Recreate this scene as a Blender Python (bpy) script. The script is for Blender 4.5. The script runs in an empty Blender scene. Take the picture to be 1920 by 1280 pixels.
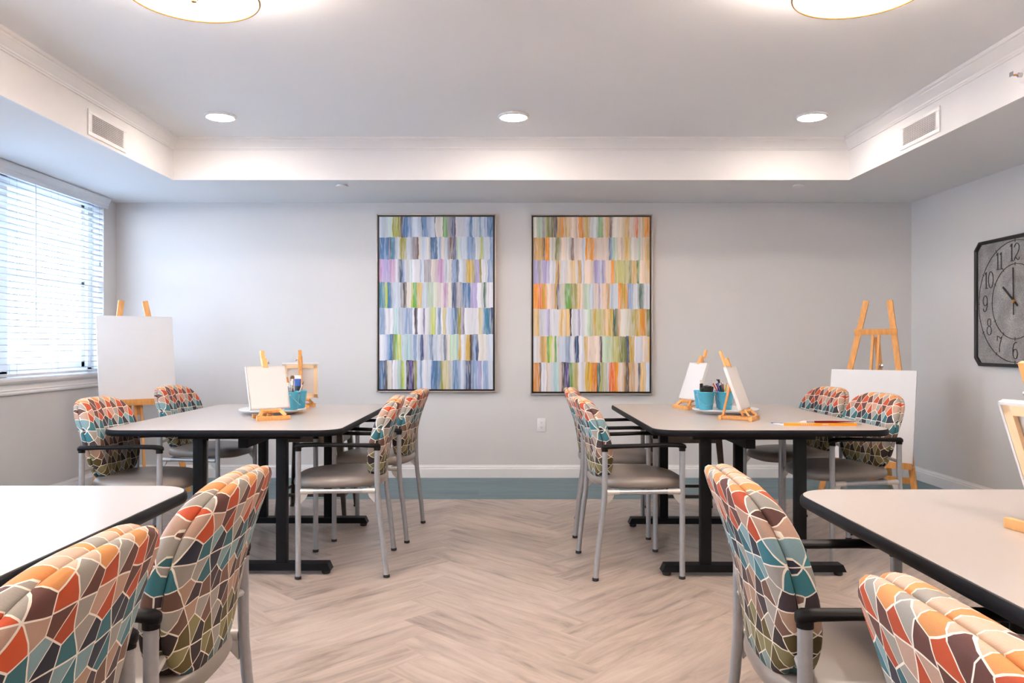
import bpy, bmesh, math, random
from mathutils import Vector, Matrix, Euler
random.seed(7)
C = bpy.context.scene.collection
PI = math.pi
R = math.radians
def srgb(r, g, b):
    f = lambda c: (c/255/12.92) if c/255 <= .04045 else ((c/255+.055)/1.055)**2.4
    return (f(r), f(g), f(b), 1.0)

# ---------------------------------------------------------------- materials
class NT:
    def __init__(s, name):
        s.m = bpy.data.materials.new(name); s.m.use_nodes = True
        s.t = s.m.node_tree; s.p = s.t.nodes['Principled BSDF']
    def n(s, typ, **kw):
        nd = s.t.nodes.new(typ)
        for k, v in kw.items():
            if k in nd.inputs.keys(): s.put(nd.inputs[k], v)
            else: setattr(nd, k, v)
        return nd
    def put(s, sock, v):
        if isinstance(v, bpy.types.NodeSocket): s.t.links.new(v, sock)
        else: sock.default_value = v
    def math(s, op, a, b=None, c=None):
        nd = s.t.nodes.new('ShaderNodeMath'); nd.operation = op
        s.put(nd.inputs[0], a)
        if b is not None: s.put(nd.inputs[1], b)
        if c is not None: s.put(nd.inputs[2], c)
        return nd.outputs[0]
    def mix(s, f, a, b, mode='MIX'):
        nd = s.t.nodes.new('ShaderNodeMix'); nd.data_type = 'RGBA'; nd.blend_type = mode
        s.put(nd.inputs[0], f); s.put(nd.inputs[6], a); s.put(nd.inputs[7], b)
        return nd.outputs[2]
    def ramp(s, f, stops, mode='LINEAR'):
        nd = s.t.nodes.new('ShaderNodeValToRGB'); cr = nd.color_ramp; cr.interpolation = mode
        while len(cr.elements) < len(stops): cr.elements.new(.5)
        for e, (p, c) in zip(cr.elements, stops): e.position = p; e.color = c
        s.put(nd.inputs[0], f); return nd.outputs[0]
    def bump(s, h, strength=.2, dist=.001):
        b = s.n('ShaderNodeBump'); b.inputs['Strength'].default_value = strength
        b.inputs['Distance'].default_value = dist; s.put(b.inputs['Height'], h)
        s.t.links.new(b.outputs[0], s.p.inputs['Normal'])

def simple(name, col, rough=.5, metal=0., spec=.5, var=.04, scale=8, bump=0, bscale=200, coat=0, stretch=None):
    m = NT(name)
    tc = m.n('ShaderNodeTexCoord')
    vec = tc.outputs['Object']
    if stretch:
        mp = m.n('ShaderNodeMapping'); mp.inputs['Scale'].default_value = stretch
        m.put(mp.inputs['Vector'], vec); vec = mp.outputs[0]
    nz = m.n('ShaderNodeTexNoise'); m.put(nz.inputs['Vector'], vec); nz.inputs['Scale'].default_value = scale
    nz.inputs['Detail'].default_value = 5
    lo = tuple(max(0, c*(1-var)) for c in col[:3])+(1,); hi = tuple(min(1, c*(1+var)) for c in col[:3])+(1,)
    m.put(m.p.inputs['Base Color'], m.ramp(nz.outputs[0], [(.3, lo), (.7, hi)]))
    m.p.inputs['Roughness'].default_value = rough; m.p.inputs['Metallic'].default_value = metal
    m.p.inputs['Specular IOR Level'].default_value = spec
    if coat: m.p.inputs['Coat Weight'].default_value = coat
    if bump:
        n2 = m.n('ShaderNodeTexNoise'); m.put(n2.inputs['Vector'], tc.outputs['Object']); n2.inputs['Scale'].default_value = bscale
        m.bump(n2.outputs[0], bump, .001)
    return m.m

def emissive(name, col, strength):
    m = NT(name); m.p.inputs['Base Color'].default_value = (.8, .8, .8, 1)
    m.p.inputs['Emission Color'].default_value = col; m.p.inputs['Emission Strength'].default_value = strength
    return m.m

M = {}
M['wall'] = simple('wall_paint', (.69, .662, .65, 1), .75, var=.015, scale=1.5, bump=.05, bscale=350)
M['ceil'] = simple('ceiling_paint', (.86, .86, .87, 1), .8, var=.01, scale=1.5)
M['soffit'] = simple('soffit_paint', (.80, .80, .81, 1), .8, var=.01, scale=1.5)
M['trim'] = simple('trim_paint', (.84, .82, .81, 1), .35, var=.01)
M['fascia'] = simple('fascia_paint', (.86, .84, .83, 1), .6, var=.01)
M['blind'] = simple('blind_white', (.78, .81, .86, 1), .4, var=.01)
M['slat'] = simple('slat_white', (.64, .66, .69, 1), .5, var=.01)
M['cord'] = simple('cord_grey', (.35, .42, .50, 1), .7)
M['black'] = simple('black_edge', (.006, .006, .008, 1), .5, spec=.14, var=.2)
M['blackmetal'] = simple('black_powdercoat', (.004, .004, .005, 1), .5, spec=.18, var=.2)
M['tube'] = simple('silver_powdercoat', (.40, .40, .415, 1), .32, metal=.55, var=.05, scale=60)
M['cast'] = simple('cast_joint', (.55, .52, .49, 1), .4, metal=.4, var=.05)
M['rubber'] = simple('black_rubber', (.015, .015, .015, 1), .6)
M['arm'] = simple('black_urethane', (.007, .006, .006, 1), .5, spec=.14, var=.2)
M['vinyl'] = simple('taupe_vinyl', (.245, .205, .18, 1), .34, var=.04, scale=3, bump=.08, bscale=400)
M['gun'] = simple('gunmetal', (.13, .105, .085, 1), .35, metal=.6, var=.15, scale=12)
M['canvas'] = simple('canvas_white', (.70, .67, .655, 1), .8, var=.01, bump=.12, bscale=700)
M['canvasw'] = simple('canvas_board', (.80, .79, .80, 1), .7, var=.01)
M['bucket'] = simple('turquoise_enamel', srgb(84, 176, 202), .3, metal=.15, var=.04)
M['wire'] = simple('wire_silver', (.65, .65, .66, 1), .25, metal=.9)
M['susan'] = simple('white_plastic', (.78, .76, .75, 1), .3, var=.01)
M['brass'] = simple('brass', srgb(196, 140, 70), .3, metal=.8)
M['grille'] = simple('vent_dark', (.33, .27, .25, 1), .8)
M['clockface'] = None
M['clockblack'] = simple('clock_iron', (.012, .010, .010, 1), .45, var=.3)
M['red'] = simple('red_lacquer', srgb(120, 14, 8), .25, var=.1)
M['ferrule'] = simple('ferrule', (.7, .7, .7, 1), .25, metal=.8)
M['bristle_w'] = simple('bristle_white', (.78, .76, .72, 1), .8)
M['bristle_b'] = simple('bristle_brown', (.16, .08, .03, 1), .8)
M['card_o'] = simple('orange_card', srgb(246, 150, 14), .4, var=.03)
M['card_w'] = simple('white_card', (.80, .80, .79, 1), .5, var=.01)
M['blue'] = simple('blue_print', srgb(20, 70, 150), .4)
M['blk'] = simple('black_plastic', (.01, .01, .01, 1), .35)
M['teal'] = simple('mint_label', srgb(70, 190, 165), .4)
M['grey'] = simple('grey_print', (.3, .3, .3, 1), .6)
M['house'] = simple('house_siding', (.80, .82, .85, 1), .8, var=.02)
M['housewin'] = simple('house_window', (.30, .36, .44, 1), .2, var=.1)
M['ground'] = simple('pale_ground', (.30, .32, .35, 1), .9, var=.05, scale=.5)
M['wood'] = simple('beech_wood', srgb(224, 158, 88), .45, var=.13, scale=6, stretch=(9, 9, .7))
M['woodt'] = simple('beech_wood_small', srgb(226, 164, 98), .45, var=.15, scale=14, stretch=(9, 9, 1.2))
M['pine'] = simple('pale_pine', srgb(238, 206, 164), .6, var=.06, scale=10)
M['frame'] = simple('pewter_frame', (.50, .43, .38, 1), .35, metal=.3, var=.1)
M['lamp'] = emissive('diffuser_glow', (1.0, .84, .71, 1), 14)
M['shade'] = emissive('shade_glow', (1.0, .82, .66, 1), 3.5)
M['spot'] = emissive('downlight_glow', (1.0, .86, .75, 1), 42.0)

def glass():
    m = NT('window_glass'); m.t.nodes.remove(m.p)
    g = m.n('ShaderNodeBsdfGlossy'); g.inputs['Roughness'].default_value = .02
    t = m.n('ShaderNodeBsdfTransparent');     mx = m.n('ShaderNodeMixShader'); mx.inputs[0].default_value = .05; m.put(mx.inputs[1], t.outputs[0]); m.put(mx.inputs[2], g.outputs[0])
    m.t.links.new(mx.outputs[0], m.t.nodes['Material Output'].inputs['Surface'])
    return m.m
M['glass'] = glass()

def laminate():
    m = NT('table_laminate'); tc = m.n('ShaderNodeTexCoord')
    nz = m.n('ShaderNodeTexNoise'); m.put(nz.inputs['Vector'], tc.outputs['Object']); nz.inputs['Scale'].default_value = 900
    m.put(m.p.inputs['Base Color'], m.ramp(nz.outputs[0], [(.35, (.47, .425, .40, 1)), (.65, (.53, .48, .45, 1))]))
    m.p.inputs['Roughness'].default_value = .30
    return m.m
M['lam'] = laminate()

def zinc():
    m = NT('clock_zinc'); tc = m.n('ShaderNodeTexCoord')
    nz = m.n('ShaderNodeTexNoise'); m.put(nz.inputs['Vector'], tc.outputs['Object']); nz.inputs['Scale'].default_value = 9; nz.inputs['Detail'].default_value = 8
    n2 = m.n('ShaderNodeTexNoise'); m.put(n2.inputs['Vector'], tc.outputs['Object']); n2.inputs['Scale'].default_value = 120; n2.inputs['Detail'].default_value = 3
    a = m.ramp(nz.outputs[0], [(.3, (.24, .225, .22, 1)), (.7, (.42, .40, .39, 1))])
    b = m.ramp(n2.outputs[0], [(.35, (.6, .6, .6, 1)), (.65, (1.25, 1.25, 1.25, 1))])
    m.put(m.p.inputs['Base Color'], m.mix(.8, a, b, 'MULTIPLY'))
    m.p.inputs['Roughness'].default_value = .5; m.p.inputs['Metallic'].default_value = .2
    m.bump(n2.outputs[0], .3, .002)
    return m.m
M['clockface'] = zinc()

def floor_mat(name, stops, rough, bright=1.0):
    m = NT(name)
    uv = m.n('ShaderNodeUVMap'); uv.uv_map = 'UVMap'
    at = m.n('ShaderNodeAttribute'); at.attribute_name = 'rnd'
    off = m.n('ShaderNodeVectorMath'); off.operation = 'ADD'; m.put(off.inputs[0], uv.outputs[0])
    sc = m.n('ShaderNodeVectorMath'); sc.operation = 'SCALE'; m.put(sc.inputs[0], at.outputs['Color']); sc.inputs['Scale'].default_value = 37
    m.put(off.inputs[1], sc.outputs[0])
    mp = m.n('ShaderNodeMapping'); mp.inputs['Scale'].default_value = (2.4, 15, 1); m.put(mp.inputs['Vector'], off.outputs[0])
    n1 = m.n('ShaderNodeTexNoise'); m.put(n1.inputs['Vector'], mp.outputs[0]); n1.inputs['Scale'].default_value = 1.1
    n1.inputs['Detail'].default_value = 9; n1.inputs['Roughness'].default_value = .62; n1.inputs['Distortion'].default_value = .6
    mp2 = m.n('ShaderNodeMapping'); mp2.inputs['Scale'].default_value = (7, 110, 1); m.put(mp2.inputs['Vector'], off.outputs[0])
    n2 = m.n('ShaderNodeTexNoise'); m.put(n2.inputs['Vector'], mp2.outputs[0]); n2.inputs['Scale'].default_value = 1; n2.inputs['Detail'].default_value = 4
    f = m.math('ADD', m.math('MULTIPLY', n1.outputs[0], .91), m.math('MULTIPLY', n2.outputs[0], .09))
    rn = m.math('MULTIPLY', m.math('SUBTRACT', at.outputs['Fac'], .5), .16)
    f = m.math('ADD', f, rn)
    m.put(m.p.inputs['Base Color'], m.ramp(f, stops))
    m.p.inputs['Roughness'].default_value = rough
    m.bump(n2.outputs[0], .05, .001)
    return m.m
M['floor'] = floor_mat('floor_planks', [(.28, (.19, .14, .115, 1)), (.42, (.35, .275, .225, 1)), (.54, (.44, .35, .29, 1)), (.70, (.53, .43, .36, 1))], .33)
M['border'] = floor_mat('floor_border', [(.3, (.055, .115, .135, 1)), (.5, (.085, .165, .19, 1)), (.7, (.12, .21, .24, 1))], .36)

def fabric():
    m = NT('geometric_fabric')
    uv = m.n('ShaderNodeUVMap'); uv.uv_map = 'UVMap'
    A, Bp = .094, .182                      # hub spacing across, double row pitch
    sep = m.n('ShaderNodeSeparateXYZ'); m.put(sep.inputs[0], uv.outputs[0])
    # gentle hand-drawn wobble
    nz = m.n('ShaderNodeTexNoise'); m.put(nz.inputs['Vector'], uv.outputs[0]); nz.inputs['Scale'].default_value = 13; nz.inputs['Detail'].default_value = 0
    ns = m.n('ShaderNodeSeparateColor'); m.put(ns.inputs[0], nz.outputs['Color'])
    wx = m.math('MULTIPLY', m.math('SUBTRACT', ns.outputs[0], .5), .016)
    wy = m.math('MULTIPLY', m.math('SUBTRACT', ns.outputs[1], .5), .016)
    x = m.math('DIVIDE', m.math('ADD', sep.outputs[0], wx), A)
    y = m.math('DIVIDE', m.math('ADD', m.math('ADD', sep.outputs[1], .028), wy), Bp)
    def cand(o):
        hx = m.math('ADD', m.math('ROUND', m.math('SUBTRACT', x, o)), o)
        hy = m.math('ADD', m.math('ROUND', m.math('SUBTRACT', y, o)), o)
        qx = m.math('SUBTRACT', x, hx); qy = m.math('MULTIPLY', m.math('SUBTRACT', y, hy), 1.732)
        d = m.math('SQRT', m.math('ADD', m.math('MULTIPLY', qx, qx), m.math('MULTIPLY', qy, qy)))
        return hx, hy, qx, qy, d
    a = cand(0.0); b = cand(.5)
    sel = m.math('LESS_THAN', b[4], a[4])
    pick = lambda i: m.math('ADD', m.math('MULTIPLY', b[i], sel), m.math('MULTIPLY', a[i], m.math('SUBTRACT', 1.0, sel)))
    hx, hy, qx, qy, d = [pick(i) for i in range(5)]
    ang = m.math('ARCTAN2', qy, qx)
    rot = m.math('MULTIPLY', m.math('SINE', m.math('ADD', m.math('MULTIPLY', hx, 12.7), m.math('MULTIPLY', hy, 31.1))), .22)
    kk = m.math('DIVIDE', m.math('ADD', m.math('ADD', ang, 2*PI), rot), PI/3)
    k = m.math('FLOOR', kk)
    k6 = m.math('FLOORED_MODULO', k, 6.0)
    fr = m.math('SUBTRACT', kk, k)
    near = m.math('MINIMUM', fr, m.math('SUBTRACT', 1.0, fr))
    ray = m.math('MULTIPLY', d, m.math('SINE', m.math('MULTIPLY', near, PI/3)))     # distance to wedge edge
    # blunt ends: distance to the hexagon border of the hub cell
    best = None
    for j in range(3):
        c_, s_ = math.cos(j*PI/3), math.sin(j*PI/3)
        pr = m.math('ABSOLUTE', m.math('ADD', m.math('MULTIPLY', qx, c_), m.math('MULTIPLY', qy, s_)))
        best = pr if best is None else m.math('MAXIMUM', best, pr)
    hexd = m.math('SUBTRACT', .5, best)
    edge = m.math('MINIMUM', ray, hexd)
    line = m.math('LESS_THAN', edge, .013)
    r = m.math('FLOORED_MODULO', m.math('ADD', m.math('MULTIPLY', hy, 2.0), 3.0), 7.0)
    rf = m.math('DIVIDE', m.math('ADD', r, .5), 7.0)
    st = [srgb(72, 44, 44), srgb(50, 92, 96), srgb(92, 78, 34), srgb(118, 84, 70), srgb(52, 112, 122), srgb(186, 74, 36), srgb(222, 150, 88)]
    s2 = [srgb(150, 104, 44), srgb(42, 26, 28), srgb(48, 36, 34), srgb(64, 50, 54), srgb(40, 42, 56), srgb(96, 56, 48), srgb(120, 96, 88)]
    li = [srgb(160, 140, 104), srgb(136, 154, 150), srgb(140, 132, 88), srgb(178, 144, 122), srgb(134, 164, 170), srgb(192, 156, 136), srgb(214, 186, 162)]
    def rr(lst): return m.ramp(rf, [(i/7.0, c) for i, c in enumerate(lst)], 'CONSTANT')
    wn = m.n('ShaderNodeTexWhiteNoise'); wn.noise_dimensions = '3D'
    cv = m.n('ShaderNodeCombineXYZ'); m.put(cv.inputs[0], hx); m.put(cv.inputs[1], hy); m.put(cv.inputs[2], k6); m.put(wn.inputs['Vector'], cv.outputs[0])
    strong = m.mix(m.math('GREATER_THAN', m.math('FLOORED_MODULO', k6, 4.0), 1.5), rr(st), rr(s2))
    light = m.mix(m.math('GREATER_THAN', wn.outputs[0], .70), rr(li), rr(s2))
    light = m.mix(m.math('LESS_THAN', wn.outputs[0], .22), light, srgb(176, 168, 158))
    odd = m.math('GREATER_THAN', m.math('FLOORED_MODULO', k6, 2.0), .5)
    col = m.mix(odd, strong, light)
    hsv = m.n('ShaderNodeHueSaturation'); m.put(hsv.inputs['Color'], col)
    m.put(hsv.inputs['Value'], m.math('ADD', m.math('MULTIPLY', wn.outputs[0], .32), .70))
    wv = m.n('ShaderNodeTexNoise'); m.put(wv.inputs['Vector'], uv.outputs[0]); wv.inputs['Scale'].default_value = 500
    col = m.mix(line, hsv.outputs[0], srgb(236, 226, 212))
    col = m.mix(.12, col, wv.outputs[0], 'OVERLAY')
    m.put(m.p.inputs['Base Color'], col)
    m.p.inputs['Roughness'].default_value = .72
    m.bump(wv.outputs[0], .15, .001)
    return m.m
M['fabric'] = fabric()

def paint():
    m = NT('acrylic_strokes')
    at = m.n('ShaderNodeAttribute'); at.attribute_name = 'Col'
    tc = m.n('ShaderNodeTexCoord')
    mp = m.n('ShaderNodeMapping'); mp.inputs['Scale'].default_value = (60, 1, 4); m.put(mp.inputs['Vector'], tc.outputs['Object'])
    n1 = m.n('ShaderNodeTexNoise'); m.put(n1.inputs['Vector'], mp.outputs[0]); n1.inputs['Scale'].default_value = 1.0; n1.inputs['Detail'].default_value = 4; n1.inputs['Distortion'].default_value = 1.2
    n2 = m.n('ShaderNodeTexNoise'); m.put(n2.inputs['Vector'], tc.outputs['Object']); n2.inputs['Scale'].default_value = 22; n2.inputs['Detail'].default_value = 3
    f = m.ramp(n1.outputs[0], [(.47, (0, 0, 0, 1)), (.62, (1, 1, 1, 1))])
    c = m.mix(m.math('MULTIPLY', f, .40), at.outputs['Color'], (.72, .72, .76, 1))
    g = m.ramp(n1.outputs[0], [(.30, (1, 1, 1, 1)), (.44, (0, 0, 0, 1))])
    c = m.mix(m.math('MULTIPLY', g, .34), c, m.mix(.6, at.outputs['Color'], (.10, .12, .2, 1)))
    m.put(m.p.inputs['Base Color'], c)
    m.p.inputs['Roughness'].default_value = .45
    m.bump(n1.outputs[0], .4, .003)
    return m.m
M['paint'] = paint()

# ---------------------------------------------------------------- mesh helpers
class MB:
    def __init__(s): s.v = []; s.f = []; s.uv = {}; s.col = {}
    def add(s, vs, fs, mat=None):
        o = len(s.v)
        s.v += [tuple(mat @ Vector(p)) if mat else tuple(p) for p in vs]
        s.f += [tuple(i+o for i in f) for f in fs]
        return s
    def box(s, c, d, bevel=0., mat=None, rot=None):
        bm = bmesh.new(); bmesh.ops.create_cube(bm, size=1)
        for v in bm.verts: v.co = Vector((v.co.x*d[0], v.co.y*d[1], v.co.z*d[2]))
        if bevel: bmesh.ops.bevel(bm, geom=bm.edges[:], offset=bevel, segments=2, profile=.6, affect='EDGES')
        T = Matrix.Translation(c)
        if rot: T = T @ Euler(rot).to_matrix().to_4x4()
        if mat: T = mat @ T
        bm.verts.index_update()
        s.add([v.co.copy() for v in bm.verts], [[v.index for v in f.verts] for f in bm.faces], T)
        bm.free(); return s
    def bar(s, p0, p1, w, d, bevel=0., up=(0, 1, 0)):
        """rectangular bar from p0 to p1: w across, d along 'up'"""
        p0, p1 = Vector(p0), Vector(p1); z = (p1-p0); L = z.length; z.normalize()
        y = Vector(up); y = (y - z*y.dot(z)).normalized(); x = y.cross(z)
        T = Matrix((x, y, z)).transposed().to_4x4(); T.translation = (p0+p1)/2
        return s.box((0, 0, 0), (w, d, L), bevel, T)
    def tube(s, pts, r, seg=12, closed=False, flat=1.0, cap=True):
        pts = [Vector(p) for p in pts]; n = len(pts)
        rs = r if isinstance(r, (list, tuple)) else [r]*n
        o = len(s.v); prev = None
        for i, p in enumerate(pts):
            if closed: t = pts[(i+1) % n]-pts[i-1]
            else: t = pts[min(i+1, n-1)]-pts[max(i-1, 0)]
            t.normalize()
            if prev is None:
                a = Vector((0, 0, 1)) if abs(t.z) < .9 else Vector((1, 0, 0))
                u = (a - t*a.dot(t)).normalized()
            else: u = (prev - t*prev.dot(t)).normalized()
            prev = u; w = t.cross(u)
            for k in range(seg):
                an = 2*PI*k/seg
                s.v.append(tuple(p + (u*math.cos(an)*flat + w*math.sin(an))*rs[i]))
        for i in range(n if closed else n-1):
            for k in range(seg):
                a = o+i*seg+k; b = o+i*seg+(k+1) % seg; c_ = o+((i+1) % n)*seg+(k+1) % seg; d = o+((i+1) % n)*seg+k
                s.f.append((a, b, c_, d))
        if not closed and cap:
            s.f.append(tuple(o+k for k in range(seg))[::-1]); s.f.append(tuple(o+(n-1)*seg+k for k in range(seg)))
        return s
    def lathe(s, prof, c=(0, 0, 0), seg=24, mat=None):
        vs = []; fs = []
        for (r, z) in prof:
            for k in range(seg):
                a = 2*PI*k/seg; vs.append((c[0]+r*math.cos(a), c[1]+r*math.sin(a), c[2]+z))
        n = len(prof)
        for i in range(n-1):
            for k in range(seg):
                fs.append((i*seg+k, i*seg+(k+1) % seg, (i+1)*seg+(k+1) % seg, (i+1)*seg+k))
        fs.append(tuple(range(seg))[::-1]); fs.append(tuple((n-1)*seg+k for k in range(seg)))
        return s.add(vs, fs, mat)
    def prism(s, poly, a, b, axis='z', mat=None):
        n = len(poly)
        def P(p, h): return {'z': (p[0], p[1], h), 'y': (p[0], h, p[1]), 'x': (h, p[0], p[1])}[axis]
        vs = [P(p, a) for p in poly]+[P(p, b) for p in poly]
        fs = [tuple(range(n))[::-1], tuple(range(n, 2*n))]+[(i, (i+1) % n, n+(i+1) % n, n+i) for i in range(n)]
        return s.add(vs, fs, mat)
    def loft(s, rings, cap0=True, cap1=True):
        """rings: list of equal-length closed point lists"""
        o = len(s.v); m = len(rings[0])
        for rg in rings: s.v += [tuple(p) for p in rg]
        for i in range(len(rings)-1):
            for k in range(m):
                s.f.append((o+i*m+k, o+i*m+(k+1) % m, o+(i+1)*m+(k+1) % m, o+(i+1)*m+k))
        if cap0: s.f.append(tuple(o+k for k in range(m))[::-1])
        if cap1: s.f.append(tuple(o+(len(rings)-1)*m+k for k in range(m)))
        return s
    def obj(s, name, mat, parent=None, angle=38, uvs=None, fix=True):
        me = bpy.data.meshes.new(name); me.from_pydata(s.v, [], s.f)
        if fix:
            bm = bmesh.new(); bm.from_mesh(me); bmesh.ops.recalc_face_normals(bm, faces=bm.faces[:]); bm.to_mesh(me); bm.free()
        me.shade_smooth(); me.set_sharp_from_angle(angle=R(angle))
        if uvs:
            l = me.uv_layers.new(name='UVMap')
            for lp in me.loops: l.data[lp.index].uv = uvs[lp.vertex_index]
        me.materials.append(M[mat] if isinstance(mat, str) else mat)
        o = bpy.data.objects.new(name, me); C.objects.link(o)
        if parent: o.parent = parent
        return o

def rrect(cx, cy, hx, hy, r, n=8):
    out = []
    for (sx, sy, a0) in ((1, 1, 0), (-1, 1, 90), (-1, -1, 180), (1, -1, 270)):
        for i in range(n+1):
            a = R(a0+90*i/n); out.append((cx+sx*(hx-r)+r*math.cos(a), cy+sy*(hy-r)+r*math.sin(a)))
    return out

def thing(name, label, cat, loc=(0, 0, 0), rotz=0, group=None):
    o = bpy.data.objects.new(name, None); C.objects.link(o); o.empty_display_size = .1
    o.location = loc; o.rotation_euler = (0, 0, R(rotz)); o['label'] = label; o['category'] = cat
    if group: o['group'] = group
    return o
def tag(o, label, cat, group=None, kind=None):
    o['label'] = label; o['category'] = cat
    if group: o['group'] = group
    if kind: o['kind'] = kind
    return o
def struct(o, label=None):
    o['kind'] = 'structure'
    if label: o['label'] = label
    return o
def dup(root, loc, rotz, label=None):
    r = root.copy(); C.objects.link(r); r.location = loc; r.rotation_euler = (0, 0, R(rotz))
    if label: r['label'] = label
    for ch in list(root.children):
        c = ch.copy(); C.objects.link(c); c.parent = r
        for g in ch.children:
            d = g.copy(); C.objects.link(d); d.parent = c
    return r

# ---------------------------------------------------------------- room
XL, XR, YB, YF = -3.42, 3.556, 7.02, -2.2
ZS, ZC = 2.41, 2.72           # soffit, tray ceiling
TXL, TXR, TYB, TYF = -2.513, 2.59, 6.04, -1.2

# floor: herringbone planks clipped to the field inside a plain border
def clip(poly, x0, x1, y0, y1):
    for ax, lim, sg in ((0, x0, 1), (0, x1, -1), (1, y0, 1), (1, y1, -1)):
        out = []
        for i in range(len(poly)):
            a, b = poly[i-1], poly[i]
            da, db = sg*(a[ax]-lim), sg*(b[ax]-lim)
            if (da >= 0) != (db >= 0):
                t = da/(da-db); out.append((a[0]+(b[0]-a[0])*t, a[1]+(b[1]-a[1])*t))
            if db >= 0: out.append(b)
        poly = out
        if len(poly) < 3: return []
    return poly
def planks(name, quads, mat, z):
    vs, fs, uvl, rn = [], [], [], []
    for poly, uvf, rv in quads:
        o = len(vs); vs += [(p[0], p[1], z) for p in poly]; fs.append(tuple(range(o, o+len(poly))))
        uvl += [uvf(p) for p in poly]; rn += [rv]*len(poly)
    me = bpy.data.meshes.new(name); me.from_pydata(vs, [], fs)
    ca = me.color_attributes.new('rnd', 'FLOAT_COLOR', 'CORNER'); l = me.uv_layers.new(name='UVMap'); ca = me.color_attributes['rnd']
    for p in me.polygons:
        for li in p.loop_indices:
            vi = me.loops[li].vertex_index
            l.data[li].uv = uvl[vi]; q = rn[vi]; ca.data[li].color = (q, (q*7.3) % 1, (q*3.1) % 1, 1)
    me.materials.append(M[mat]); o = bpy.data.objects.new(name, me); C.objects.link(o); return o
w_, n_ = .185, 5
c45 = math.sqrt(.5)
quads = []
ox, oy = .35, 1.3
for k in range(-90, 91):
    for j in range(-9, 10):
        for hv in (0, 1):
            if hv == 0: x0, y0, x1, y1 = k+j*2*n_, k, k+n_+j*2*n_, k+1
            else: x0, y0, x1, y1 = k+j*2*n_, k+1, k+1+j*2*n_, k+1+n_
            loc = [(x0, y0), (x1, y0), (x1, y1), (x0, y1)]
            wp = [((a*w_-b*w_)*c45+ox, (a*w_+b*w_)*c45+oy) for a, b in loc]
            cx = sum(p[0] for p in wp)/4; cy = sum(p[1] for p in wp)/4
            if not (-3.6 < cx < 3.6 and YF-1 < cy < 7): continue
            cp = clip(wp, TXL, TXR, YF, TYB)
            if not cp: continue
            def uvf(p, hv=hv):
                a = ((p[0]-ox)+(p[1]-oy))*c45; b = ((p[1]-oy)-(p[0]-ox))*c45
                return (a, b) if hv == 0 else (b, a)
            quads.append((cp, uvf, random.random()))
fl = planks('floor', quads, 'floor', 0.0); struct(fl, 'greige wood-look herringbone floor planks')
q2 = []
for (x0, x1, y0, y1, ln) in ((XL-.2, XR+.2, TYB, YB+.2, 'x'), (XL-.2, TXL, YF, TYB, 'y'), (TXR, XR+.2, YF, TYB, 'y')):
    step = .18; t = y0 if ln == 'x' else x0; end = y1 if ln == 'x' else x1
    while t < end-1e-6:
        t2 = min(t+step, end)
        s0 = (x0 if ln == 'x' else y0); e0 = (x1 if ln == 'x' else y1); a = s0-random.random()
        while a < e0:
            b = min(a+1.2, e0); aa = max(a, s0)
            p = [(aa, t), (b, t), (b, t2), (aa, t2)] if ln == 'x' else [(t, aa), (t2, aa), (t2, b), (t, b)]
            if b > aa+1e-4: q2.append((p, (lambda p: (p[0], p[1])) if ln == 'x' else (lambda p: (p[1], p[0])), random.random()))
            a += 1.2
        t = t2
bo = planks('floor', q2, 'border', 0.0); struct(bo, 'slate blue plank border along the walls')
sub = MB().box(((XL+XR)/2, (YB+YF)/2, -.06), (XR-XL+.4, YB-YF+.4, .1)).obj('floor', 'border'); struct(sub)

# walls
struct(MB().box(((XL+XR)/2, YB+.1, 1.4), (XR-XL+.4, .2, 2.8)).obj('wall_back', 'wall'))
struct(MB().box((XR+.1, (YB+YF)/2, 1.4), (.2, YB-YF, 2.8)).obj('wall_right', 'wall'))
struct(MB().box(((XL+XR)/2, YF-.1, 1.4), (XR-XL+.4, .2, 2.8)).obj('wall_front', 'wall'))
WIN = [(4.40, 6.80), (.9, 3.3)]
ZW0, ZW1 = .925, 2.40
b = MB(); t = .2
b.box((XL-t/2, (YB+YF)/2, ZW0/2), (t, YB-YF, ZW0)); b.box((XL-t/2, (YB+YF)/2, (ZW1+2.8)/2), (t, YB-YF, 2.8-ZW1))
ys = [YF, .9, 3.3, 4.40, 6.80, YB]
for a, c in ((YF, .9), (3.3, 4.40), (6.80, YB)): b.box((XL-t/2, (a+c)/2, (ZW0+ZW1)/2), (t, c-a, ZW1-ZW0))
struct(b.obj('wall_left', 'wall'))
# ceiling: tray lid, soffit ring with fascia
struct(MB().box(((TXL+TXR)/2, (TYB+TYF)/2, ZC+.05), (TXR-TXL+.3, TYB-TYF+.3, .1)).obj('ceiling', 'ceil'), 'raised tray ceiling')
b = MB(); h = .42
for (x0, x1, y0, y1) in ((XL-.1, XR+.1, TYB+.012, YB+.1), (XL-.1, XR+.1, YF-.1, TYF-.012), (XL-.1, TXL-.012, TYF-.012, TYB+.012), (TXR+.012, XR+.1, TYF-.012, TYB+.012)):
    b.box(((x0+x1)/2, (y0+y1)/2, ZS+h/2), (x1-x0, y1-y0, h))
struct(b.obj('ceiling', 'soffit'), 'lower soffit around the tray')
b = MB()
fz0, fz1 = ZS-.001, ZC
for (x0, x1, y0, y1) in ((TXL-.012, TXR+.012, TYB, TYB+.012), (TXL-.012, TXR+.012, TYF-.012, TYF), (TXL-.012, TXL, TYF, TYB), (TXR, TXR+.012, TYF, TYB)):
    b.box(((x0+x1)/2, (y0+y1)/2, (fz0+fz1)/2), (x1-x0, y1-y0, fz1-fz0))
struct(b.obj('trim_1', 'fascia'), 'white fascia of the tray ceiling')
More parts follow.
